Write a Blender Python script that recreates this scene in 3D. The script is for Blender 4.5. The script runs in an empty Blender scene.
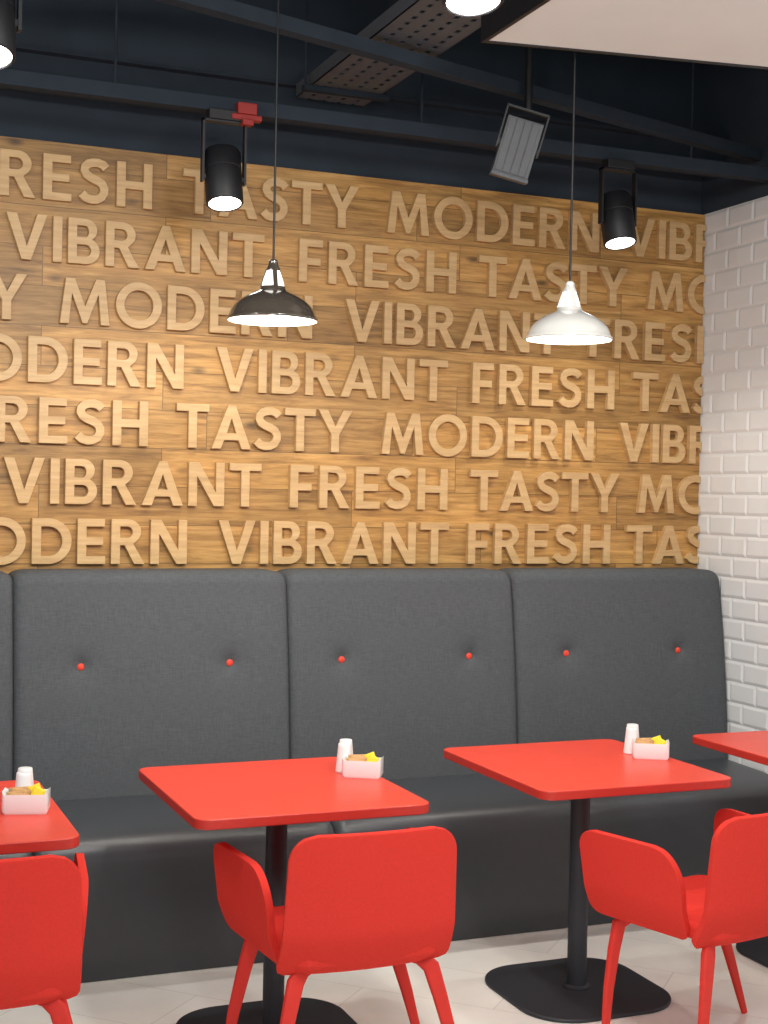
import bpy, bmesh, math, random
from mathutils import Vector, Matrix
random.seed(4)
S = bpy.context.scene
S.view_settings.view_transform = 'Standard'
COL = S.collection
WY = 5.32      # back wall
WX = 3.715     # right wall
CZ = 3.9       # ceiling

# ------------------------------------------------------------ materials
def new_mat(name):
    m = bpy.data.materials.new(name); m.use_nodes = True
    nt = m.node_tree
    return m, nt, nt.nodes, nt.links, nt.nodes['Principled BSDF']

def srgb(r, g, b):
    def c(v):
        v /= 255
        return v / 12.92 if v < .04045 else ((v + .055) / 1.055) ** 2.4
    return (c(r), c(g), c(b), 1)

def plain(name, col, rough=.5, metal=0, bump=0, bscale=300, var=0, vscale=40, coat=0, spec=.5):
    m, nt, N, L, B = new_mat(name)
    B.inputs['Base Color'].default_value = col
    B.inputs['Roughness'].default_value = rough
    B.inputs['Metallic'].default_value = metal
    B.inputs['Coat Weight'].default_value = coat
    B.inputs['Specular IOR Level'].default_value = spec
    tc = N.new('ShaderNodeTexCoord')
    if bump:
        n = N.new('ShaderNodeTexNoise'); n.inputs['Scale'].default_value = bscale
        n.inputs['Detail'].default_value = 3
        L.new(tc.outputs['Object'], n.inputs['Vector'])
        b = N.new('ShaderNodeBump'); b.inputs['Strength'].default_value = bump
        b.inputs['Distance'].default_value = .002
        L.new(n.outputs['Fac'], b.inputs['Height']); L.new(b.outputs['Normal'], B.inputs['Normal'])
    if var:
        n2 = N.new('ShaderNodeTexNoise'); n2.inputs['Scale'].default_value = vscale
        n2.inputs['Detail'].default_value = 4
        L.new(tc.outputs['Object'], n2.inputs['Vector'])
        r = N.new('ShaderNodeMapRange')
        r.inputs['From Min'].default_value = .3; r.inputs['From Max'].default_value = .7
        r.inputs['To Min'].default_value = 1 - var; r.inputs['To Max'].default_value = 1 + var
        L.new(n2.outputs['Fac'], r.inputs['Value'])
        mx = N.new('ShaderNodeVectorMath'); mx.operation = 'SCALE'
        mx.inputs[0].default_value = col[:3]
        L.new(r.outputs['Result'], mx.inputs['Scale']); L.new(mx.outputs['Vector'], B.inputs['Base Color'])
    return m

def emis(name, col, s):
    m, nt, N, L, B = new_mat(name)
    B.inputs['Base Color'].default_value = col
    B.inputs['Emission Color'].default_value = col
    B.inputs['Emission Strength'].default_value = s
    return m

def weave(name, col, rough):
    m, nt, N, L, B = new_mat(name)
    tc = N.new('ShaderNodeTexCoord')
    out = []
    for sc in ((36, 36, 500), (500, 36, 36)):
        mp = N.new('ShaderNodeMapping'); mp.inputs['Scale'].default_value = sc
        L.new(tc.outputs['Object'], mp.inputs['Vector'])
        n = N.new('ShaderNodeTexNoise'); n.inputs['Scale'].default_value = 1; n.inputs['Detail'].default_value = 2
        L.new(mp.outputs['Vector'], n.inputs['Vector']); out.append(n)
    ad = N.new('ShaderNodeMath'); ad.operation = 'ADD'
    L.new(out[0].outputs['Fac'], ad.inputs[0]); L.new(out[1].outputs['Fac'], ad.inputs[1])
    r = N.new('ShaderNodeMapRange'); r.inputs['From Min'].default_value = .7; r.inputs['From Max'].default_value = 1.3
    r.inputs['To Min'].default_value = .76; r.inputs['To Max'].default_value = 1.24
    L.new(ad.outputs[0], r.inputs['Value'])
    mx = N.new('ShaderNodeVectorMath'); mx.operation = 'SCALE'; mx.inputs[0].default_value = col[:3]
    L.new(r.outputs['Result'], mx.inputs['Scale']); L.new(mx.outputs['Vector'], B.inputs['Base Color'])
    b = N.new('ShaderNodeBump'); b.inputs['Strength'].default_value = .1; b.inputs['Distance'].default_value = .001
    L.new(ad.outputs[0], b.inputs['Height']); L.new(b.outputs['Normal'], B.inputs['Normal'])
    B.inputs['Roughness'].default_value = rough
    return m

def oak(name, planks=True, ramp=None):
    m, nt, N, L, B = new_mat(name)
    tc = N.new('ShaderNodeTexCoord')
    sep = N.new('ShaderNodeSeparateXYZ'); L.new(tc.outputs['Object'], sep.inputs[0])
    oi = N.new('ShaderNodeObjectInfo')
    cb = N.new('ShaderNodeCombineXYZ')
    L.new(sep.outputs['X'], cb.inputs['X']); L.new(sep.outputs['Z'], cb.inputs['Y'])
    if planks:
        br = N.new('ShaderNodeTexBrick')
        br.inputs['Scale'].default_value = 1
        br.inputs['Brick Width'].default_value = 1.25; br.inputs['Row Height'].default_value = .148
        br.inputs['Mortar Size'].default_value = .0016; br.inputs['Mortar Smooth'].default_value = .3
        br.inputs['Color1'].default_value = (0, 0, 0, 1); br.inputs['Color2'].default_value = (1, 1, 1, 1)
        br.inputs['Mortar'].default_value = (.5, .5, .5, 1)
        br.offset = .37; br.offset_frequency = 2; br.squash = .7; br.squash_frequency = 3
        L.new(cb.outputs[0], br.inputs['Vector'])
        rnd = br.outputs['Color']
    else:
        rnd = oi.outputs['Random']
    sc = N.new('ShaderNodeVectorMath'); sc.operation = 'MULTIPLY_ADD'
    off = N.new('ShaderNodeVectorMath'); off.operation = 'SCALE'; off.inputs['Scale'].default_value = 37
    if planks: L.new(rnd, off.inputs[0])
    else:
        c2 = N.new('ShaderNodeCombineXYZ'); L.new(rnd, c2.inputs[0]); L.new(rnd, c2.inputs[1]); L.new(c2.outputs[0], off.inputs[0])
    L.new(cb.outputs[0], sc.inputs[0]); sc.inputs[1].default_value = (2.8, 38, 1) if planks else (3, 34, 1); L.new(off.outputs[0], sc.inputs[2])
    n = N.new('ShaderNodeTexNoise'); n.inputs['Scale'].default_value = 1.4; n.inputs['Detail'].default_value = 9
    n.inputs['Roughness'].default_value = .66; n.inputs['Distortion'].default_value = .5
    L.new(sc.outputs[0], n.inputs['Vector'])
    cr = N.new('ShaderNodeValToRGB')
    e = cr.color_ramp.elements
    cols = ramp
    e[0].position = cols[0][0]; e[0].color = cols[0][1]
    e[1].position = cols[2][0]; e[1].color = cols[2][1]
    x = e.new(cols[1][0]); x.color = cols[1][1]
    L.new(n.outputs['Fac'], cr.inputs[0])
    last = cr.outputs['Color']
    if planks:
        bw = N.new('ShaderNodeRGBToBW'); L.new(rnd, bw.inputs[0])
        mr = N.new('ShaderNodeMapRange'); mr.inputs['To Min'].default_value = .74; mr.inputs['To Max'].default_value = 1.2
        L.new(bw.outputs[0], mr.inputs['Value'])
        vs = N.new('ShaderNodeVectorMath'); vs.operation = 'SCALE'
        L.new(last, vs.inputs[0]); L.new(mr.outputs['Result'], vs.inputs['Scale'])
        n3 = N.new('ShaderNodeTexNoise'); n3.inputs['Scale'].default_value = 1.0; n3.inputs['Detail'].default_value = 4
        m3 = N.new('ShaderNodeVectorMath'); m3.operation = 'MULTIPLY_ADD'; m3.inputs[1].default_value = (4, 14, 1)
        L.new(cb.outputs[0], m3.inputs[0]); L.new(off.outputs[0], m3.inputs[2]); L.new(m3.outputs[0], n3.inputs['Vector'])
        r3 = N.new('ShaderNodeMapRange'); r3.inputs['From Min'].default_value = .3; r3.inputs['From Max'].default_value = .7
        r3.inputs['To Min'].default_value = .84; r3.inputs['To Max'].default_value = 1.12
        L.new(n3.outputs['Fac'], r3.inputs['Value'])
        vc = N.new('ShaderNodeVectorMath'); vc.operation = 'SCALE'
        L.new(vs.outputs[0], vc.inputs[0]); L.new(r3.outputs['Result'], vc.inputs['Scale'])
        sc2 = N.new('ShaderNodeVectorMath'); sc2.operation = 'MULTIPLY'; sc2.inputs[1].default_value = (2.4, 5.2, 1)
        L.new(cb.outputs[0], sc2.inputs[0])
        vo = N.new('ShaderNodeTexVoronoi'); vo.inputs['Scale'].default_value = 1.3
        L.new(sc2.outputs[0], vo.inputs['Vector'])
        kr = N.new('ShaderNodeMapRange'); kr.inputs['From Min'].default_value = .03; kr.inputs['From Max'].default_value = .13
        kr.inputs['To Min'].default_value = .32; kr.inputs['To Max'].default_value = 1
        L.new(vo.outputs['Distance'], kr.inputs['Value'])
        v2 = N.new('ShaderNodeVectorMath'); v2.operation = 'SCALE'
        L.new(vc.outputs[0], v2.inputs[0]); L.new(kr.outputs['Result'], v2.inputs['Scale'])
        mm = N.new('ShaderNodeMapRange'); mm.inputs['To Min'].default_value = 1; mm.inputs['To Max'].default_value = .38
        L.new(br.outputs['Fac'], mm.inputs['Value'])
        v3 = N.new('ShaderNodeVectorMath'); v3.operation = 'SCALE'
        L.new(v2.outputs[0], v3.inputs[0]); L.new(mm.outputs['Result'], v3.inputs['Scale'])
        last = v3.outputs[0]
    L.new(last, B.inputs['Base Color'])
    B.inputs['Roughness'].default_value = .45
    bu = N.new('ShaderNodeBump'); bu.inputs['Strength'].default_value = .12; bu.inputs['Distance'].default_value = .002
    L.new(n.outputs['Fac'], bu.inputs['Height']); L.new(bu.outputs['Normal'], B.inputs['Normal'])
    return m

def floor_mat():
    m, nt, N, L, B = new_mat('floor_tile_mat')
    tc = N.new('ShaderNodeTexCoord')
    mp = N.new('ShaderNodeMapping'); mp.inputs['Rotation'].default_value = (0, 0, math.radians(45))
    L.new(tc.outputs['Object'], mp.inputs['Vector'])
    br = N.new('ShaderNodeTexBrick'); br.inputs['Scale'].default_value = 1
    br.inputs['Brick Width'].default_value = .9; br.inputs['Row Height'].default_value = .3
    br.inputs['Mortar Size'].default_value = .0016
    br.inputs['Color1'].default_value = srgb(248, 249, 242); br.inputs['Color2'].default_value = srgb(244, 245, 238)
    br.inputs['Mortar'].default_value = srgb(218, 216, 206)
    L.new(mp.outputs[0], br.inputs['Vector'])
    n = N.new('ShaderNodeTexNoise'); n.inputs['Scale'].default_value = 9; n.inputs['Detail'].default_value = 6
    L.new(tc.outputs['Object'], n.inputs['Vector'])
    r = N.new('ShaderNodeMapRange'); r.inputs['To Min'].default_value = .92; r.inputs['To Max'].default_value = 1.04
    L.new(n.outputs['Fac'], r.inputs['Value'])
    v = N.new('ShaderNodeVectorMath'); v.operation = 'SCALE'
    L.new(br.outputs['Color'], v.inputs[0]); L.new(r.outputs['Result'], v.inputs['Scale'])
    L.new(v.outputs[0], B.inputs['Base Color']); B.inputs['Roughness'].default_value = .35
    return m

M_oak = oak('oak_plank_mat', ramp=[(.30, srgb(124, 86, 42)), (.5, srgb(171, 128, 69)), (.70, srgb(200, 157, 94))])
M_letter = oak('letter_wood_mat', planks=False, ramp=[(.30, srgb(180, 144, 98)), (.5, srgb(197, 162, 113)), (.72, srgb(210, 177, 130))])
M_slate = plain('slate_paint_mat', srgb(48, 57, 67), .85, var=.08, vscale=6, spec=.3)
M_steel = plain('slate_steel_mat', srgb(42, 50, 59), .9, var=.1, vscale=12, spec=.2)
M_black_ceiling = plain('dark_ceiling_mat', srgb(38, 44, 52), .9, var=.15, vscale=5)
M_tile = plain('white_tile_mat', srgb(232, 234, 235), .16, coat=.4)
M_grout = plain('grout_mat', srgb(226, 228, 228), .9, bump=.1)
M_ceiling_white = plain('white_plaster_mat', srgb(232, 232, 228), .9, var=.02, vscale=4)
M_floor = floor_mat()
M_fab = weave('charcoal_weave_mat', srgb(74, 78, 82), .85)
M_vinyl = plain('charcoal_vinyl_mat', srgb(63, 67, 72), .38, bump=.12, bscale=500, var=.04, vscale=30)
M_button = plain('red_button_mat', srgb(226, 66, 46), .5, bump=.1)
M_red_top = plain('red_laminate_mat', srgb(222, 70, 53), .36, bump=.04, bscale=700, var=.03, vscale=15)
M_red_edge = plain('red_edge_mat', srgb(192, 48, 38), .45, var=.03)
M_red_fab = plain('red_felt_mat', srgb(220, 60, 51), .95, bump=.35, bscale=900, var=.05, vscale=160, spec=.15)
M_red_wood = plain('red_painted_wood_mat', srgb(212, 54, 45), .6, var=.04, vscale=30, spec=.3)
M_iron = plain('dark_iron_mat', srgb(54, 58, 64), .5, metal=.3, bump=.1, bscale=400)
M_black = plain('black_metal_mat', srgb(22, 23, 27), .5, metal=.1, var=.05)
M_enamel_dark = plain('dark_enamel_mat', srgb(66, 60, 54), .14, coat=.8, var=.05)
M_enamel_white = plain('white_enamel_mat', srgb(206, 206, 202), .18, coat=.6, var=.01)
M_enamel_inner = plain('inner_enamel_mat', srgb(235, 232, 224), .4, var=.01)
M_glass = emis('glowing_glass_mat', (1, .97, .92, 1), 1.1)
M_bulb = emis('bulb_glow_mat', (1, .95, .86, 1), 14)
M_lens = emis('lens_glow_mat', (1, .97, .9, 1), 9)
M_ceramic = plain('white_ceramic_mat', srgb(240, 243, 244), .3, coat=.3, var=.01)
M_brown = plain('brown_paper_mat', srgb(196, 150, 100), .8, var=.12, vscale=90)
M_yellow = plain('yellow_paper_mat', srgb(248, 212, 50), .7, var=.06, vscale=90)
M_silver = plain('grey_aluminium_mat', srgb(92, 95, 99), .6, metal=.1, var=.05)
M_tray = plain('galvanised_tray_mat', srgb(82, 85, 90), .65, metal=.2, var=.06)
M_redmetal = plain('red_metal_mat', srgb(140, 30, 26), .6, var=.04)

# ------------------------------------------------------------ mesh helpers
def link(o, parent=None):
    COL.objects.link(o)
    if parent: o.parent = parent
    return o

def obj_bm(name, bm, mats, parent=None, loc=(0, 0, 0), smooth=False, rot=(0, 0, 0)):
    bmesh.ops.recalc_face_normals(bm, faces=bm.faces)
    me = bpy.data.meshes.new(name); bm.to_mesh(me); bm.free()
    if not isinstance(mats, (list, tuple)): mats = [mats]
    for m in mats: me.materials.append(m)
    if smooth:
        for p in me.polygons: p.use_smooth = True
    o = bpy.data.objects.new(name, me); o.location = loc; o.rotation_euler = rot
    return link(o, parent)

def autosmooth(o, ang=40):
    me = o.data
    for p in me.polygons: p.use_smooth = True
    bm = bmesh.new(); bm.from_mesh(me)
    for e in bm.edges:
        if len(e.link_faces) == 2 and e.calc_face_angle(0) > math.radians(ang): e.smooth = False
    bm.to_mesh(me); bm.free()

def add_box(bm, x0, x1, y0, y1, z0, z1, mi=0):
    v = [bm.verts.new(p) for p in [(x0, y0, z0), (x1, y0, z0), (x1, y1, z0), (x0, y1, z0), (x0, y0, z1), (x1, y0, z1), (x1, y1, z1), (x0, y1, z1)]]
    for f in [(0, 3, 2, 1), (4, 5, 6, 7), (0, 1, 5, 4), (1, 2, 6, 5), (2, 3, 7, 6), (3, 0, 4, 7)]:
        fc = bm.faces.new([v[i] for i in f]); fc.material_index = mi
    return v

def add_prism(bm, pts, z0, z1):
    a = [bm.verts.new((x, y, z0)) for x, y in pts]; b = [bm.verts.new((x, y, z1)) for x, y in pts]
    bm.faces.new(a); bm.faces.new(b)
    for i in range(len(a)):
        j = (i + 1) % len(a); bm.faces.new([a[i], a[j], b[j], b[i]])

def bevel(o, w=.004, seg=2, ang=40):
    m = o.modifiers.new('Bevel', 'BEVEL'); m.width = w; m.segments = seg
    m.limit_method = 'ANGLE'; m.angle_limit = math.radians(ang)
    return o

def box(name, x0, x1, y0, y1, z0, z1, mat, parent=None, bv=0, loc=(0, 0, 0), rot=(0, 0, 0)):
    bm = bmesh.new(); add_box(bm, x0, x1, y0, y1, z0, z1)
    o = obj_bm(name, bm, mat, parent, loc, rot=rot)
    if bv: bevel(o, bv)
    return o

def add_lathe(bm, prof, n=48, c=(0, 0), mi=0):
    rings = []
    for r, z in prof:
        if r < 1e-6: rings.append([bm.verts.new((c[0], c[1], z))])
        else: rings.append([bm.verts.new((c[0] + r * math.cos(2 * math.pi * k / n), c[1] + r * math.sin(2 * math.pi * k / n), z)) for k in range(n)])
    for a, b in zip(rings, rings[1:]):
        for k in range(n):
            k2 = (k + 1) % n
            if len(a) == 1 and len(b) == 1: continue
            if len(a) == 1: f = bm.faces.new([a[0], b[k], b[k2]])
            elif len(b) == 1: f = bm.faces.new([a[k], a[k2], b[0]])
            else: f = bm.faces.new([a[k], a[k2], b[k2], b[k]])
            f.material_index = mi

def lathe(name, prof, mat, parent=None, n=48, loc=(0, 0, 0), rot=(0, 0, 0), ang=40):
    bm = bmesh.new(); add_lathe(bm, prof, n)
    o = obj_bm(name, bm, mat, parent, loc, rot=rot); autosmooth(o, ang)
    return o

def tube(name, pts, rads, mat, parent=None, n=14, loc=(0, 0, 0), flat=1.0):
    bm = bmesh.new(); rings = []
    for i, p in enumerate(pts):
        p = Vector(p)
        d = (Vector(pts[min(i + 1, len(pts) - 1)]) - Vector(pts[max(i - 1, 0)])).normalized()
        a = d.cross(Vector((0, 1, 0))) if abs(d.y) < .9 else d.cross(Vector((1, 0, 0)))
        a.normalize(); b = d.cross(a)
        r = rads[i] if isinstance(rads, (list, tuple)) else rads
        def se(v): return math.copysign(abs(v) ** (.5 if flat < 1 else 1), v)
        rings.append([bm.verts.new(p + a * r * se(math.cos(2 * math.pi * k / n)) + b * r * flat * se(math.sin(2 * math.pi * k / n))) for k in range(n)])
    for a, b in zip(rings, rings[1:]):
        for k in range(n): bm.faces.new([a[k], a[(k + 1) % n], b[(k + 1) % n], b[k]])
    bm.faces.new(rings[0]); bm.faces.new(rings[-1])
    o = obj_bm(name, bm, mat, parent, loc); autosmooth(o, 50)
    return o

def rrect(hx, hy, r, n=8):
    pts = []
    for cx, cy, a0 in ((hx - r, hy - r, 0), (-hx + r, hy - r, 90), (-hx + r, -hy + r, 180), (hx - r, -hy + r, 270)):
        for k in range(n + 1):
            a = math.radians(a0 + 90 * k / n)
            pts.append((cx + r * math.cos(a), cy + r * math.sin(a)))
    return pts

def slab(name, outline, z0, z1, mats, parent=None, bv=.003, loc=(0, 0, 0), side_mi=0, seg=2):
    bm = bmesh.new()
    a = [bm.verts.new((x, y, z0)) for x, y in outline]; b = [bm.verts.new((x, y, z1)) for x, y in outline]
    bm.faces.new(a); bm.faces.new(b)
    for i in range(len(a)):
        j = (i + 1) % len(a); f = bm.faces.new([a[i], a[j], b[j], b[i]]); f.material_index = side_mi
    o = obj_bm(name, bm, mats, parent, loc)
    autosmooth(o, 40)
    if bv: bevel(o, bv, seg, 50)
    return o

def tag(o, label, category, group=None):
    o['label'] = label; o['category'] = category
    if group: o['group'] = group

def thing(name, loc, label, category, group=None, rotz=0):
    e = bpy.data.objects.new(name, None); e.empty_display_size = .1
    e.location = loc; e.rotation_euler = (0, 0, rotz)
    COL.objects.link(e); tag(e, label, category, group); return e

def copy_thing(root, loc, rotz=0, label=None):
    r = root.copy(); COL.objects.link(r); r.location = loc; r.rotation_euler = (0, 0, rotz)
    if label: r['label'] = label
    def rec(src, dst):
        for c in list(src.children):
            k = c.copy(); COL.objects.link(k); k.parent = dst
            rec(c, k)
    rec(root, r)
    return r

def structure(o): o['kind'] = 'structure'; return o

# ------------------------------------------------------------ room shell
X0, Y0 = -2.0, -1.5
structure(box('floor', X0, WX + .1, Y0, WY + .1, -.1, 0, M_floor))
structure(box('ceiling', X0, WX + .1, Y0, WY + .1, CZ, CZ + .1, M_black_ceiling))
bm = bmesh.new()
add_box(bm, X0, WX, WY, WY + .1, 0, 2.905, 0)
add_box(bm, X0, WX, WY + .03, WY + .1, 2.905, CZ, 1)
structure(obj_bm('wall_back', bm, [M_oak, M_slate]))

bm = bmesh.new()
add_box(bm, WX, WX + .1, Y0, WY + .1, 0, CZ, 1)
tw, th, g, dp, bw = .18, .09, .0012, .0048, .012
zt = 2.905
row = 0
while zt > .02:
    zb = zt - th
    y = WY - (tw * .5 if row % 2 else 0)
    segs = []
    if row % 2: segs.append((WY - tw * .5, WY))
    while y > 2.3:
        segs.append((y - tw, y)); y -= tw
    for (ya, yb) in segs:
        a0, a1, c0, c1 = ya + g, yb - g, max(zb, 0) + g, zt - g
        if c1 - c0 < .03: continue
        o4 = [bm.verts.new((WX - .0005, *p)) for p in ((a0, c0), (a1, c0), (a1, c1), (a0, c1))]
        i4 = [bm.verts.new((WX - dp, *p)) for p in ((a0 + bw, c0 + bw), (a1 - bw, c0 + bw), (a1 - bw, c1 - bw), (a0 + bw, c1 - bw))]
        bm.faces.new(i4)
        for k in range(4): bm.faces.new([o4[k], o4[(k + 1) % 4], i4[(k + 1) % 4], i4[k]])
    zt = zb; row += 1
add_box(bm, WX - .002, WX, Y0, WY + .029, 2.907, CZ, 2)
structure(obj_bm('wall_right', bm, [M_tile, M_grout, M_slate]))

def edgeY(x): return 3.84 - .17 * (x - 1.88)
bm = bmesh.new(); add_prism(bm, [(1.88, Y0), (WX, Y0), (WX, edgeY(WX)), (1.88, edgeY(1.88))], 3.0, 3.06)
structure(obj_bm('ceiling_lowered', bm, M_ceiling_white))
bm = bmesh.new()
add_prism(bm, [(1.866, edgeY(1.88)), (WX, edgeY(WX)), (WX, edgeY(WX) + .013), (1.866, edgeY(1.88) + .014)], 2.996, 3.08)
add_prism(bm, [(1.866, Y0), (1.88, Y0), (1.88, edgeY(1.88)), (1.866, edgeY(1.88))], 2.996, 3.08)
structure(obj_bm('trim_1', bm, M_black))

# ------------------------------------------------------------ letters
def arc(cx, cy, rx, ry, a0, a1, n=14):
    return [(cx + rx * math.cos(math.radians(a0 + (a1 - a0) * k / n)), cy + ry * math.sin(math.radians(a0 + (a1 - a0) * k / n))) for k in range(n + 1)]
t = .2
G = {}
G['I'] = (t, [[(0, 0), (t, 0), (t, 1), (0, 1)]])
G['F'] = (.58, [[(0, 0), (t, 0), (t, .4), (.53, .4), (.53, .57), (t, .57), (t, .83), (.58, .83), (.58, 1), (0, 1)]])
G['E'] = (.62, [[(0, 0), (.62, 0), (.62, .17), (t, .17), (t, .42), (.57, .42), (.57, .59), (t, .59), (t, .83), (.6, .83), (.6, 1), (0, 1)]])
G['H'] = (.8, [[(0, 0), (t, 0), (t, .41), (.6, .41), (.6, 0), (.8, 0), (.8, 1), (.6, 1), (.6, .59), (t, .59), (t, 1), (0, 1)]])
G['T'] = (.76, [[(.28, 0), (.48, 0), (.48, .83), (.76, .83), (.76, 1), (0, 1), (0, .83), (.28, .83)]])
G['V'] = (.88, [[(.34, 0), (.54, 0), (.88, 1), (.66, 1), (.445, .3), (.23, 1), (0, 1)]])
G['A'] = (.94, [[(0, 0), (.22, 0), (.295, .2), (.64, .2), (.715, 0), (.94, 0), (.56, 1), (.38, 1)], [(.355, .36), (.58, .36), (.468, .7)]])
G['Y'] = (.86, [[(.33, 0), (.53, 0), (.53, .42), (.86, 1), (.63, 1), (.435, .61), (.24, 1), (0, 1), (.33, .42)]])
G['M'] = (1.1, [[(0, 0), (.2, 0), (.26, .66), (.5, .02), (.6, .02), (.84, .66), (.9, 0), (1.1, 0), (.98, 1), (.78, 1), (.55, .4), (.32, 1), (.12, 1)]])
G['N'] = (.84, [[(0, 0), (t, 0), (t, .68), (.6, 0), (.84, 0), (.84, 1), (.64, 1), (.64, .32), (.24, 1), (0, 1)]])
G['O'] = (1.04, [arc(.52, .5, .52, .52, 0, 352, 44), arc(.52, .5, .325, .335, 0, 350, 35)])
G['D'] = (.86, [[(0, 0)] + arc(.36, .5, .5, .5, -90, 90, 24) + [(0, 1)], [(t, .175)] + arc(.36, .5, .295, .325, -90, 90, 20) + [(t, .825)]])
G['B'] = (.7, [[(0, 0)] + arc(.4, .29, .3, .29, -90, 58, 14) + arc(.38, .75, .26, .25, -55, 90, 14) + [(0, 1)],
               [(t, .165)] + arc(.39, .295, .115, .13, -90, 90, 10) + [(t, .425)],
               [(t, .59)] + arc(.37, .715, .085, .125, -90, 90, 10) + [(t, .84)]])
G['R'] = (.76, [[(0, 0), (t, 0), (t, .42), (.3, .42), (.52, 0), (.76, 0), (.5, .45)] + arc(.37, .72, .3, .28, -50, 90, 16) + [(0, 1)],
                [(t, .585)] + arc(.36, .712, .12, .127, -90, 90, 10) + [(t, .84)]])
cl = [(.6, .8), (.53, .875), (.42, .91), (.31, .905), (.2, .87), (.135, .8), (.125, .72), (.17, .63), (.27, .57), (.4, .52), (.51, .455), (.56, .36), (.56, .26), (.5, .155), (.4, .1), (.28, .09), (.16, .12), (.06, .21)]
L_, R_ = [], []
for i, p in enumerate(cl):
    a = Vector(cl[max(i - 1, 0)]); b = Vector(cl[min(i + 1, len(cl) - 1)]); d = (b - a).normalized(); nn = Vector((-d.y, d.x)) * .095
    L_.append((p[0] + nn.x, p[1] + nn.y)); R_.append((p[0] - nn.x, p[1] - nn.y))
G['S'] = (.68, [L_ + R_[::-1]])

CAP = .17
glyph = {}
tmp = []
for ch, (w, loops) in G.items():
    cu = bpy.data.curves.new('glyph_' + ch, 'CURVE'); cu.dimensions = '2D'; cu.fill_mode = 'BOTH'
    cu.extrude = .0114; cu.bevel_depth = .0011; cu.bevel_resolution = 0; cu.offset = -.0011
    for lp in loops:
        sp = cu.splines.new('POLY'); sp.points.add(len(lp) - 1)
        for q, (x, y) in zip(sp.points, lp): q.co = (x * CAP, y * CAP, 0, 1)
        sp.use_cyclic_u = True
    o = bpy.data.objects.new('tmpglyph', cu); COL.objects.link(o); tmp.append((ch, o))
bpy.context.view_layer.update()
dg = bpy.context.evaluated_depsgraph_get()
for ch, o in tmp:
    me = bpy.data.meshes.new_from_object(o.evaluated_get(dg))
    me.transform(Matrix.Rotation(math.radians(90), 4, 'X'))
    me.name = 'letter_' + ch; me.materials.clear(); me.materials.append(M_letter)
    for p in me.polygons: p.use_smooth = False; p.material_index = 0
    glyph[ch] = me
for ch, o in tmp:
    cu = o.data; bpy.data.objects.remove(o); bpy.data.curves.remove(cu)

WORDW = {'FRESH': .69, 'TASTY': .725, 'MODERN': .995, 'VIBRANT': .99}
def put_word(word, x, z):
    ws = [G[c][0] * CAP for c in word]
    gap = (WORDW[word] - sum(ws)) / (len(word) - 1)
    for c, w in zip(word, ws):
        if x + w > .60 and x < WX - .02:
            me = glyph[c]
            if x + w > WX - .008:
                me = me.copy(); bm = bmesh.new(); bm.from_mesh(me)
                bmesh.ops.bisect_plane(bm, geom=bm.verts[:] + bm.edges[:] + bm.faces[:], plane_co=(WX - .008 - x, 0, 0), plane_no=(1, 0, 0), clear_outer=True)
                bm.to_mesh(me); bm.free()
            o = bpy.data.objects.new('wooden_letter', me); o.location = (x, WY - .0122, z); COL.objects.link(o)
            tag(o, f'raised pale wood capital letter {c} in word {word}', 'letter', 'raised wooden letters on the plank wall')
        x += w + gap
Zb = [2.685, 2.457, 2.232, 2.007, 1.782, 1.557, 1.332]
rows = [
    [('FRESH', .50), ('TASTY', 1.31), ('MODERN', 2.16), ('VIBRANT', 3.29)],
    [('VIBRANT', .65), ('FRESH', 1.785), ('TASTY', 2.58), ('MODERN', 3.41)],
    [('TASTY', .005), ('MODERN', .85), ('VIBRANT', 1.985), ('FRESH', 3.12)],
    [('MODERN', .33), ('VIBRANT', 1.455), ('FRESH', 2.56), ('TASTY', 3.345)],
    [('FRESH', .50), ('TASTY', 1.30), ('MODERN', 2.155), ('VIBRANT', 3.28)],
    [('VIBRANT', .655), ('FRESH', 1.765), ('TASTY', 2.56), ('MODERN', 3.385)],
    [('MODERN', .355), ('VIBRANT', 1.475), ('FRESH', 2.555), ('TASTY', 3.33)],
]
for z, r in zip(Zb, rows):
    for wd, x in r: put_word(wd, x, z)

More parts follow.
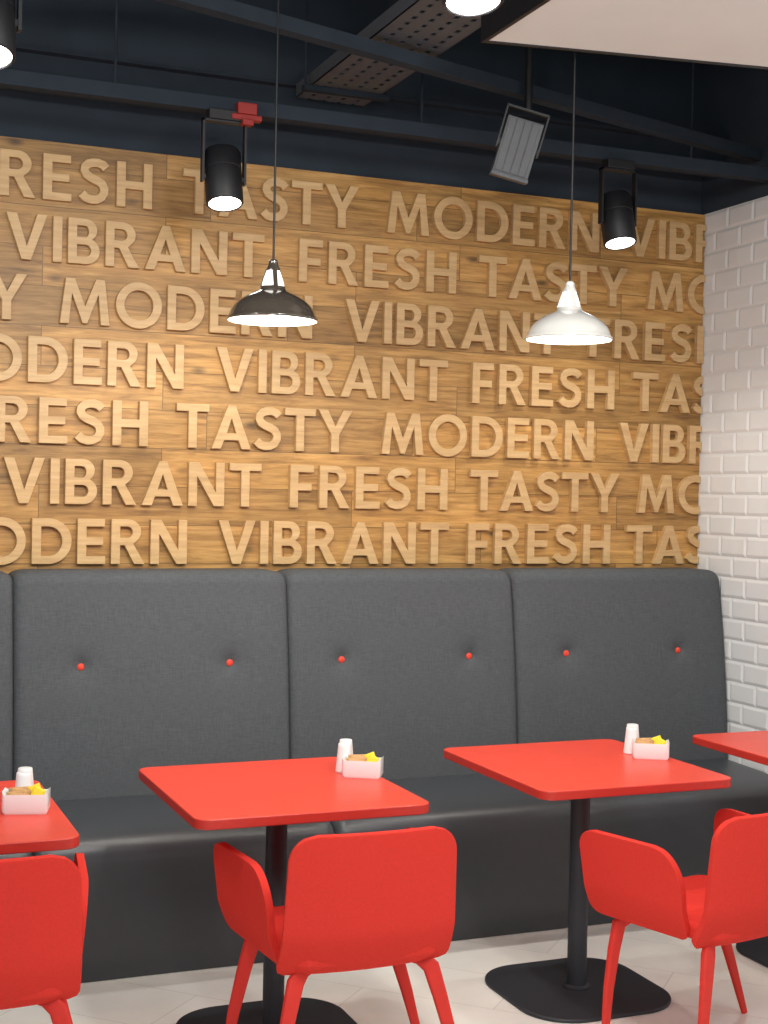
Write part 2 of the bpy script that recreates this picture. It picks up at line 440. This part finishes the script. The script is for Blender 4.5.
# ------------------------------------------------------------ banquette
def bench_section(x0, x1, label, bo=(.237, .795)):
    root = thing('banquette_bench', ((x0 + x1) / 2, 0, 0), label, 'bench', 'upholstered banquette sections')
    hw = (x1 - x0) / 2 - .001
    nx = 80
    xs = []
    for i in range(nx + 1):
        u = -1 + 2 * i / nx
        xs.append(hw * (u * .6 + .4 * math.sin(u * math.pi / 2)))
    def fy(s): return 5.02 + .095 * s - .014 * math.sin(math.pi * s)
    prof = []
    n1 = 48
    for k in range(n1 + 1):
        s = k / n1
        prof.append((fy(s), .42 + .84 * s))
    for a in range(10, 91, 10):
        r = math.radians(a)
        prof.append((5.115 + .055 * (1 - math.cos(r)), 1.26 + .055 * math.sin(r)))
    prof += [(5.30, 1.315), (5.318, 1.30), (5.318, .42)]
    btn = [(-hw + b_, .970) for b_ in bo]
    bm = bmesh.new(); cols = []
    for x in xs:
        e = hw - abs(x)
        fall = math.exp(-e / .012) * .022
        fallz = math.exp(-e / .02) * .022
        col = []
        for (y, z) in prof:
            yy = y; zz = z
            if y < 5.20:
                yy += fall
                for bx, bz in btn:
                    d2 = ((x - bx) ** 2 + (z - bz) ** 2)
                    yy += .016 * math.exp(-d2 / (2 * .018 ** 2)) + .012 * math.exp(-d2 / (2 * .05 ** 2))
            if z > 1.2: zz -= fallz * (z - 1.2) / .115
            col.append(bm.verts.new((x, min(yy, 5.319), zz)))
        cols.append(col)
    m = len(prof)
    for a, b in zip(cols, cols[1:]):
        for k in range(m): bm.faces.new([a[k], a[(k + 1) % m], b[(k + 1) % m], b[k]])
    bm.faces.new(cols[0]); bm.faces.new(cols[-1])
    back = obj_bm('backrest', bm, M_fab, root); autosmooth(back, 50)
    for bx, bz in btn:
        y = fy((bz - .42) / .84) + .026
        lathe('button', [(0, .006), (.007, .0055), (.0115, .0035), (.0135, 0), (.012, -.004), (0, -.006)], M_button, back, 20, (bx, y - .003, bz), (math.radians(90), 0, 0))
    sp = [(4.575, .002), (4.56, .1), (4.545, .22), (4.528, .33), (4.515, .40), (4.514, .43), (4.522, .455), (4.542, .472), (4.57, .482), (4.65, .492), (4.8, .498), (4.95, .504), (5.04, .506), (5.15, .50), (5.15, .002)]
    bm = bmesh.new(); cols = []
    for x in xs:
        e = hw - abs(x); f = math.exp(-e / .014) * .024
        col = []
        for (y, z) in sp:
            yy = y + (f if y < 4.6 else 0); zz = z - (f if z > .44 else 0)
            col.append(bm.verts.new((x, yy, zz)))
        cols.append(col)
    m = len(sp)
    for a, b in zip(cols, cols[1:]):
        for k in range(m): bm.faces.new([a[k], a[(k + 1) % m], b[(k + 1) % m], b[k]])
    bm.faces.new(cols[0]); bm.faces.new(cols[-1])
    seat = obj_bm('seat', bm, M_vinyl, root); autosmooth(seat, 50)
    seat['label'] = 'smooth dark vinyl seat cushion'
    return root
bl = 'charcoal upholstered banquette section with red buttoned backrest against oak wall'
bench_section(-.32, .675, 'charcoal upholstered banquette section at the first red table')
bench_section(.675, 1.705, bl)
bench_section(1.705, 2.678, bl, (.215, .765))
bench_section(2.678, 3.708, 'charcoal banquette section with red buttons beside white tiled wall', (.24, .79))

# ------------------------------------------------------------ tables
def table(loc, label, pedoff=0):
    tb = thing('pedestal_table', loc, label, 'table', 'red pedestal tables along the banquette')
    slab('table_top', rrect(.342, .372, .045), .722, .75, [M_red_top, M_red_edge], tb, .003, side_mi=1)
    lathe('post', [(0, .01), (.045, .01), (.045, .018), (.032, .024), (.032, .70), (0, .70)], M_iron, tb, 32, (0, pedoff, 0))
    bm = bmesh.new()
    add_box(bm, -.20, .20, -.02, .02, .702, .721); add_box(bm, -.02, .02, -.20, .20, .7, .7215)
    obj_bm('top_bracket', bm, M_iron, tb, (0, pedoff, 0))
    slab('base', rrect(.265, .265, .16, 14), 0, .012, M_iron, tb, .004, (0, pedoff, 0))
    return tb
tb = table((1.293, 3.945, 0), 'square red cafe table on dark pedestal holding white caddy')
copy_thing(tb, (2.353, 3.99, 0))
table((.295, 3.86, 0), 'square red cafe table on dark pedestal holding white caddy', .14)
copy_thing(tb, (3.358, 3.98, 0), label='square red cafe table on dark pedestal beside white tiled wall')

# ------------------------------------------------------------ chairs
def petal(name, fn, parent, nu=26, nv=22, th=.021):
    bm = bmesh.new(); g = []
    for i in range(nu + 1):
        u = -1 + 2 * i / nu; u = math.sin(u * math.pi / 2) * .5 + u * .5
        g.append([bm.verts.new(fn(u, (j / nv))) for j in range(nv + 1)])
    for i in range(nu):
        for j in range(nv): bm.faces.new([g[i][j], g[i + 1][j], g[i + 1][j + 1], g[i][j + 1]])
    o = obj_bm(name, bm, M_red_fab, parent, smooth=True)
    s = o.modifiers.new('Solidify', 'SOLIDIFY'); s.thickness = th; s.offset = 0; s.use_even_offset = True
    b = o.modifiers.new('Bevel', 'BEVEL'); b.width = .004; b.segments = 3; b.limit_method = 'ANGLE'; b.angle_limit = math.radians(60)
    return o

def hw_round(W, H, h, rt, rb):
    w = W
    if h > H - rt: w = W - rt + math.sqrt(max(rt * rt - (h - H + rt) ** 2, 0))
    if h < rb: w = W - rb + math.sqrt(max(rb * rb - (rb - h) ** 2, 0))
    return w

def tt(v): return .5 * v + .5 * (0.5 - 0.5 * math.cos(math.pi * v))

ch = thing('armchair', (1.368, 3.592, 0), 'red felt shell armchair with wooden legs tucked at table', 'chair', 'red shell armchairs')
def fback(u, v):
    H = .370; h = tt(v) * H
    W = .243 - .012 * (h / H)
    x = u * hw_round(W, H, h, .07, .025)
    y = -.185 - .05 * min(1, h / .1) ** .6 - .03 * (h / H) + .03 * (x / .235) ** 2
    return (x, y, .376 + h)
petal('backrest', fback, ch)
def farm(side):
    def f(u, v):
        H = .25; h = tt(v) * H
        yf = .238 - .02 * (1 - h / H); yr = -.14
        if h > H - .055: yf = yf - .055 + math.sqrt(max(.055 ** 2 - (h - H + .055) ** 2, 0))
        if h > H - .12: yr = yr + .10 - .10 * math.sqrt(max(1 - ((h - H + .12) / .12) ** 2, 0))
        if h < .03: yr = yr + .03 - math.sqrt(max(.03 ** 2 - (.03 - h) ** 2, 0)); yf = yf - .03 + math.sqrt(max(.03 ** 2 - (.03 - h) ** 2, 0))
        y = (yf + yr) / 2 + u * (yf - yr) / 2
        x = .207 + .028 * min(1, h / .08) ** .6 + .025 * (h / H) + .035 * (y + .14) / .37
        z = .385 + h
        return (side * x, y, z)
    return f
petal('armrest', farm(-1), ch); petal('armrest', farm(1), ch)
sl = slab('seat', rrect(.217, .215, .06), .385, .435, M_red_fab, ch, .016, seg=4)
for sx in (-1, 1):
    for sy in (-1, 1):
        if sy < 0: pts = [(sx * .12, -.14, .384), (sx * .165, -.166, .377), (sx * .192, -.184, .352), (sx * .212, -.198, .28), (sx * .240, -.216, .17), (sx * .275, -.242, 0)]
        else: pts = [(sx * .14, .11, .384), (sx * .182, .136, .377), (sx * .208, .154, .352), (sx * .230, .150, .28), (sx * .262, .136, .17), (sx * .302, .108, 0)]
        tube('leg', pts, [.016, .021, .0225, .020, .0165, .0105], M_red_wood, ch, n=28, flat=.55)
copy_thing(ch, (2.483, 3.465, 0), math.radians(12), 'red felt shell armchair angled towards the neighbouring table')
copy_thing(ch, (.388, 3.61, 0), math.radians(-2), 'red felt shell armchair with rounded back at red table')

# ------------------------------------------------------------ condiments
def caddy(cx, cy, rot, shakers, ztop=.75):
    bm = bmesh.new()
    hx, hy, H, w = .06, .037, .05, .005
    o0 = rrect(hx - .004, hy - .004, .008, 4); o1 = rrect(hx, hy, .009, 4); i1 = rrect(hx - w, hy - w, .006, 4); i0 = rrect(hx - w - .003, hy - w - .003, .005, 4)
    n = len(o0)
    R = []
    for pts, z in ((o0, 0), (o1, .008), (o1, H), (i1, H), (i0, .008)):
        R.append([bm.verts.new((x, y, z + (0.010 * (abs(x) / hx) ** 8 if z == H else 0))) for x, y in pts])
    for a, b in zip(R, R[1:]):
        for k in range(n): bm.faces.new([a[k], a[(k + 1) % n], b[(k + 1) % n], b[k]])
    bm.faces.new(R[0]); bm.faces.new(R[-1])
    c = obj_bm('condiment_caddy', bm, M_ceramic, loc=(cx, cy, ztop), rot=(0, 0, rot)); autosmooth(c, 50)
    tag(c, 'small white ceramic caddy filled with sugar sachets on red table', 'caddy', 'white caddies on the tables')
    base = Matrix.Translation((cx, cy, ztop)) @ Matrix.Rotation(rot, 4, 'Z')
    specs = [(-.020, -.020, .032, M_brown, 20, 4), (-.023, -.010, .036, M_brown, 24, -6), (-.018, .001, .040, M_brown, 20, 7), (-.021, .013, .042, M_brown, 24, -4),
             (.027, -.010, .043, M_yellow, 12, 26), (.026, .006, .047, M_yellow, 12, -22)]
    for (dx, dy, dz, mt, lean, turn) in specs:
        bm = bmesh.new()
        nx_, nz_ = 6, 8; fr, bk = [], []
        ww, hh = (.027, .022) if mt is M_brown else (.016, .025)
        for i in range(nx_ + 1):
            rf, rb = [], []
            for j in range(nz_ + 1):
                a, b = -1 + 2 * i / nx_, -1 + 2 * j / nz_
                p = .0014 * (1 - a ** 4) * (1 - b ** 4) + .0003
                rf.append(bm.verts.new((a * ww, p, b * hh))); rb.append(bm.verts.new((a * ww, -p, b * hh)))
            fr.append(rf); bk.append(rb)
        for i in range(nx_):
            for j in range(nz_):
                bm.faces.new([fr[i][j], fr[i + 1][j], fr[i + 1][j + 1], fr[i][j + 1]]); bm.faces.new([bk[i][j], bk[i][j + 1], bk[i + 1][j + 1], bk[i + 1][j]])
        for i in range(nx_):
            bm.faces.new([fr[i][0], bk[i][0], bk[i + 1][0], fr[i + 1][0]]); bm.faces.new([fr[i][-1], fr[i + 1][-1], bk[i + 1][-1], bk[i][-1]])
        for j in range(nz_):
            bm.faces.new([fr[0][j], fr[0][j + 1], bk[0][j + 1], bk[0][j]]); bm.faces.new([fr[-1][j], bk[-1][j], bk[-1][j + 1], fr[-1][j + 1]])
        s = obj_bm('sugar_sachet', bm, mt, smooth=True)
        s.matrix_world = base @ Matrix.Translation((dx, dy, dz)) @ Matrix.Rotation(math.radians(-lean), 4, 'X') @ Matrix.Rotation(math.radians(turn), 4, 'Y')
        tag(s, ('brown' if mt is M_brown else 'bright yellow') + ' paper sugar sachet standing in white caddy', 'sachet', 'sugar sachets in the caddies')
    for (sx, sy) in shakers:
        r = thing('condiment_shaker', (sx, sy, ztop), 'tapered white ceramic shaker standing beside the caddy', 'shaker', 'white salt and pepper shakers')
        lathe('shaker_body', [(0, 0), (.026, 0), (.0275, .002), (.027, .01), (.0205, .078), (0, .078)], M_ceramic, r, 28)
        lathe('shaker_cap', [(0, .0775), (.0207, .0775), (.0198, .087), (.0185, .0885), (0, .089)], M_ceramic, r, 28)
caddy(1.582, 3.99, math.radians(-30), [(1.553, 4.075), (1.580, 4.135)])
caddy(2.625, 4.00, math.radians(-30), [(2.608, 4.09), (2.645, 4.145)])
caddy(.545, 3.81, math.radians(-15), [(.55, 3.90), (.562, 3.96)])

# ------------------------------------------------------------ pendant lamps
def pendant(x, y, z, outer, label, watt):
    r = thing('pendant_lamp', (x, y, z), label, 'lamp', 'enamel pendant lamps over the tables')
    bm = bmesh.new()
    out = [(.1365, 0), (.1385, .003), (.1375, .007), (.132, .013), (.129, .022), (.123, .035), (.113, .048), (.099, .060), (.082, .071), (.064, .080), (.050, .086), (.041, .091), (.038, .097), (.0375, .102)]
    inn = [(rr - .003, zz - .0012) for rr, zz in out][::-1]
    add_lathe(bm, out, 64)
    add_lathe(bm, inn + [(.1365, 0)], 64, mi=1)
    bmesh.ops.remove_doubles(bm, verts=bm.verts, dist=.00005)
    me = bpy.data.meshes.new('lamp_shade'); bm.to_mesh(me); bm.free()
    me.materials.append(outer); me.materials.append(M_enamel_inner)
    o = bpy.data.objects.new('lamp_shade', me); link(o, r); autosmooth(o, 50)
    g_ = lathe('glass_neck', [(0, .100), (.034, .100), (.0335, .108), (.029, .124), (.0235, .140), (.019, .152), (0, .152)], M_glass, r, 40)
    g_['label'] = 'glowing white glass neck'
    bm = bmesh.new()
    add_lathe(bm, [(0, .150), (.0215, .150), (.0215, .154), (.0165, .164), (.0145, .170), (.0145, .178), (.009, .184), (0, .185)], 40)
    for k in range(3):
        a = math.radians(25 + 120 * k); c_, s_ = math.cos(a), math.sin(a)
        def rv(rad, w, zz): return bm.verts.new((c_ * rad - s_ * w, s_ * rad + c_ * w, zz))
        ring = [[rv(q, w, zz) for q, w in ((ro - .003, -.007), (ro + .002, -.007), (ro + .002, .007), (ro - .003, .007))] for ro, zz in ((.0375, .100), (.034, .110), (.029, .126), (.022, .145), (.020, .153))]
        for a_, b_ in zip(ring, ring[1:]):
            for q in range(4): bm.faces.new([a_[q], a_[(q + 1) % 4], b_[(q + 1) % 4], b_[q]])
    cp = obj_bm('lamp_cap', bm, outer, r); autosmooth(cp, 40)
    lathe('bulb_socket', [(0, .06), (.016, .06), (.018, .10), (0, .10)], M_ceramic, r, 24)
    lathe('bulb', [(0, .012), (.012, .014), (.022, .022), (.0255, .034), (.022, .046), (.015, .056), (.013, .061), (0, .061)], M_bulb, r, 28)
    tube('cord', [(0, 0, .184), (0, 0, CZ - z)], .0036, M_black, r, 8)
    l = bpy.data.lights.new('pendant_light', 'POINT'); l.energy = watt; l.color = (1, .92, .80); l.shadow_soft_size = .02
    lo = bpy.data.objects.new('pendant_light', l); lo.location = (x, y, z + .004); COL.objects.link(lo)
pendant(1.283, 4.05, 2.135, M_enamel_dark, 'dark enamel dome pendant lamp with white inside above red table', 16)
pendant(2.209, 3.88, 2.117, M_enamel_white, 'white enamel dome pendant lamp hanging above red table', 16)

# ------------------------------------------------------------ spotlights
def spotlight(x, y, zface, ztop, aim=None, energy=60, tilt=-15):
    r = thing('ceiling_spotlight', (x, y, zface), 'black cylindrical spotlight with glowing lens hung from ceiling steelwork', 'spotlight', 'black cylindrical ceiling spotlights')
    piv = Vector((0, 0, .1)); a = math.radians(tilt)
    off = piv - Matrix.Rotation(a, 3, 'X') @ piv
    bm = bmesh.new()
    add_lathe(bm, [(.056, .010), (.0575, 0), (.063, 0), (.066, .004), (.066, .12), (.064, .122), (.064, .126), (.066, .128), (.066, .19), (.060, .20), (0, .20)], 40)
    o = obj_bm('lamp_body', bm, M_black, r, off, rot=(a, 0, 0)); autosmooth(o, 40)
    lathe('lens', [(0, -.008), (.02, -.0068), (.04, -.003), (.0575, .003)], M_lens, r, 40, off, (a, 0, 0))
    bm = bmesh.new()
    H = ztop - zface
    add_box(bm, -.080, -.072, -.014, .014, .08, H - .035); add_box(bm, .072, .080, -.014, .014, .08, H - .035)
    add_box(bm, -.080, .080, -.014, .014, H - .043, H - .035)
    add_box(bm, -.074, -.063, -.008, .008, .09, .106); add_box(bm, .063, .074, -.008, .008, .09, .106)
    obj_bm('yoke', bm, M_black, r)
    box('mounting_box', -.06, .06, -.025, .025, H - .036, H, M_black, r, .003)
    l = bpy.data.lights.new('spot_light', 'SPOT'); l.energy = energy; l.spot_size = math.radians(130); l.spot_blend = 1; l.color = (1, .95, .87); l.shadow_soft_size = .05
    lo = bpy.data.objects.new('spot_light', l); lo.location = Vector((x, y, zface)) + off + Matrix.Rotation(a, 3, 'X') @ Vector((0, 0, -.02)); COL.objects.link(lo)
    if aim:
        d = Vector(aim) - lo.location; lo.rotation_euler = d.to_track_quat('-Z', 'Y').to_euler()
spotlight(1.33, 4.8, 2.62, 2.955, (1.33, 4.9, 0), 42)
spotlight(2.94, 4.8, 2.62, 2.955, (2.94, 4.9, 0), 42)
spotlight(.372, 3.46, 2.63, CZ, (.5, 5.3, 1.6), 60)
spotlight(1.275, 2.69, 2.655, CZ, (1.9, 5.1, 1.1), 75, -10)

# ------------------------------------------------------------ ceiling steelwork
def beam(p, q, w, h, mat, name, label, cat='beam', flange=True):
    p, q = Vector(p), Vector(q); d = q - p; Ln = d.length
    bm = bmesh.new()
    if flange:
        t_ = .012
        add_box(bm, 0, Ln, -w / 2, w / 2, -h / 2, -h / 2 + t_); add_box(bm, 0, Ln, -w / 2, w / 2, h / 2 - t_, h / 2); add_box(bm, 0, Ln, -.006, .006, -h / 2, h / 2)
    else: add_box(bm, 0, Ln, -w / 2, w / 2, -h / 2, h / 2)
    o = obj_bm(name, bm, mat, loc=p, rot=(0, -math.asin(d.z / Ln), math.atan2(d.y, d.x)))
    tag(o, label, cat); return o
beam((X0, 4.83, 2.98), (WX - .01, 4.83, 2.98), .05, .05, M_steel, 'mounting_rail', 'slate painted steel rail carrying spotlights above plank wall', 'rail', False)
beam((X0, 5.18, 3.12), (WX - .01, 5.18, 3.12), .10, .14, M_steel, 'steel_beam', 'slate painted steel beam running along plank wall')
beam((.2, 3.87, 3.085), (WX - .02, 4.93, 3.085), .05, .045, M_steel, 'steel_beam', 'slim slate steel brace crossing the open ceiling', 'beam', False)
beam((X0, 4.35, 3.52), (WX - .01, 4.35, 3.52), .12, .20, M_steel, 'steel_beam', 'deep slate steel beam below the dark ceiling')
beam((.5, 4.9, 3.3), (3.4, 3.9, 3.42), .05, .05, M_steel, 'steel_brace', 'thin slate diagonal brace under the dark ceiling', 'brace')
tz = 3.13
bm = bmesh.new()
tx0, tx1 = 1.70, 1.98; ty0, ty1 = 2.2, 5.12
add_box(bm, tx0, tx0 + .004, ty0, ty1, 0, .05); add_box(bm, tx1 - .004, tx1, ty0, ty1, 0, .05)
for a in (0, .06, .12, .18):
    add_box(bm, tx0 + a, tx0 + a + .044, ty0, ty1, 0, .003)
add_box(bm, tx0 + .24, tx0 + .278, ty0, ty1, 0, .003)
y = ty0
while y < ty1 - .03:
    add_box(bm, tx0, tx1, y, y + .03, .0004, .0034); y += .06
o = obj_bm('cable_tray', bm, M_tray, loc=(0, 0, tz)); tag(o, 'perforated grey metal cable tray running towards plank wall', 'cable tray')
for k, yy in enumerate((3.2, 4.95)):
    bm = bmesh.new()
    add_box(bm, tx0 - .03, tx1 + .03, yy - .015, yy + .015, tz - .02, tz - .0005)
    add_lathe(bm, [(0, tz - .02), (.005, tz - .02), (.005, CZ), (0, CZ)], 8, (tx0 - .02, yy)); add_lathe(bm, [(0, tz - .02), (.005, tz - .02), (.005, CZ), (0, CZ)], 8, (tx1 + .02, yy))
    o = obj_bm('tray_hanger', bm, M_steel); tag(o, 'threaded rod hanger carrying the perforated cable tray', 'hanger', 'cable tray hangers')
for xx in (.95, 2.1, 3.3):
    o = tube('support_rod', [(xx, 4.83, 3.006), (xx, 4.83, CZ)], .005, M_steel, None, 8); tag(o, 'thin slate steel rod holding the spotlight rail', 'rod', 'rail support rods')

sp = thing('floodlight', (2.335, 4.5, 2.875), 'boxy grey floodlight tilted on a dark bracket', 'floodlight')
sp.rotation_euler = (math.radians(10), math.radians(15), math.radians(-20))
bm = bmesh.new()
add_box(bm, -.066, .066, -.04, .045, -.105, .095)
for k in (-.06, -.031, -.002, .027): add_box(bm, k, k + .026, -.043, -.039, -.10, .09)
o = obj_bm('housing', bm, M_silver, sp); bevel(o, .002)
bm = bmesh.new()
add_box(bm, -.069, .069, -.047, .048, -.118, -.104)
o = obj_bm('end_plate', bm, M_silver, sp); bevel(o, .002)
bm = bmesh.new()
add_box(bm, -.079, -.073, -.02, .02, -.02, .13); add_box(bm, .073, .079, -.02, .02, -.02, .13); add_box(bm, -.079, .079, -.02, .02, .126, .134)
add_box(bm, -.074, -.065, -.01, .01, -.01, .01); add_box(bm, .065, .074, -.01, .01, -.01, .01)
obj_bm('bracket', bm, M_black, sp)
q = sp.rotation_euler.to_matrix().inverted() @ Vector((0, 0, CZ - 2.875 - .13))
tube('hanging_rod', [(0, 0, .13), tuple(Vector((0, 0, .13)) + q)], .014, M_black, sp, 10)

bm = bmesh.new()
add_box(bm, 1.35, 1.46, 4.77, 4.803, 2.925, 2.945); add_box(bm, 1.37, 1.44, 4.765, 4.803, 2.945, 2.985)
add_box(bm, 1.385, 1.425, 4.755, 4.79, 2.905, 2.926)
o = obj_bm('beam_clamp', bm, M_redmetal); bevel(o, .003); tag(o, 'small red metal clamp fixed on the spotlight rail', 'clamp')

# ------------------------------------------------------------ lights
def area(name, loc, target, size, energy, col=(1, .97, .93)):
    l = bpy.data.lights.new(name, 'AREA'); l.energy = energy; l.size = size; l.color = col
    o = bpy.data.objects.new(name, l); o.location = loc
    d = Vector(target) - Vector(loc); o.rotation_euler = d.to_track_quat('-Z', 'Y').to_euler(); COL.objects.link(o)
area('fill_light', (.2, .6, 2.95), (1.6, 4.2, .3), .7, 34)  # unseen area lights added near ceiling height to fill the room
area('fill_light', (1.6, 1.8, 2.9), (2.0, 4.2, .2), .6, 30)
area('fill_light', (3.0, 2.0, 2.9), (2.8, 4.4, .8), .5, 14)
area('fill_light', (-.8, 3.0, 2.9), (.6, 4.9, 1.2), .5, 15)
W = bpy.data.worlds.new('World'); S.world = W; W.use_nodes = True
W.node_tree.nodes['Background'].inputs[0].default_value = (.92, .96, 1, 1)
W.node_tree.nodes['Background'].inputs[1].default_value = .4

# ------------------------------------------------------------ camera
f = 1400
Xv = Vector((3416, 50, f)); dx = -(f * f - 1500) / 3416
Yv = Vector((dx, -30, f)).normalized(); Xv = Xv.normalized(); Zv = Xv.cross(Yv)
right = Vector((Xv.x, Yv.x, Zv.x)); up = -Vector((Xv.y, Yv.y, Zv.y)); back = -Vector((Xv.z, Yv.z, Zv.z))
cam = bpy.data.cameras.new('Camera'); co = bpy.data.objects.new('Camera', cam); COL.objects.link(co)
co.matrix_world = Matrix(((right.x, up.x, back.x, 0), (right.y, up.y, back.y, 0), (right.z, up.z, back.z, 1.62), (0, 0, 0, 1)))
cam.sensor_fit = 'HORIZONTAL'; cam.sensor_width = 36; cam.lens = 36 * f / 768
S.camera = co
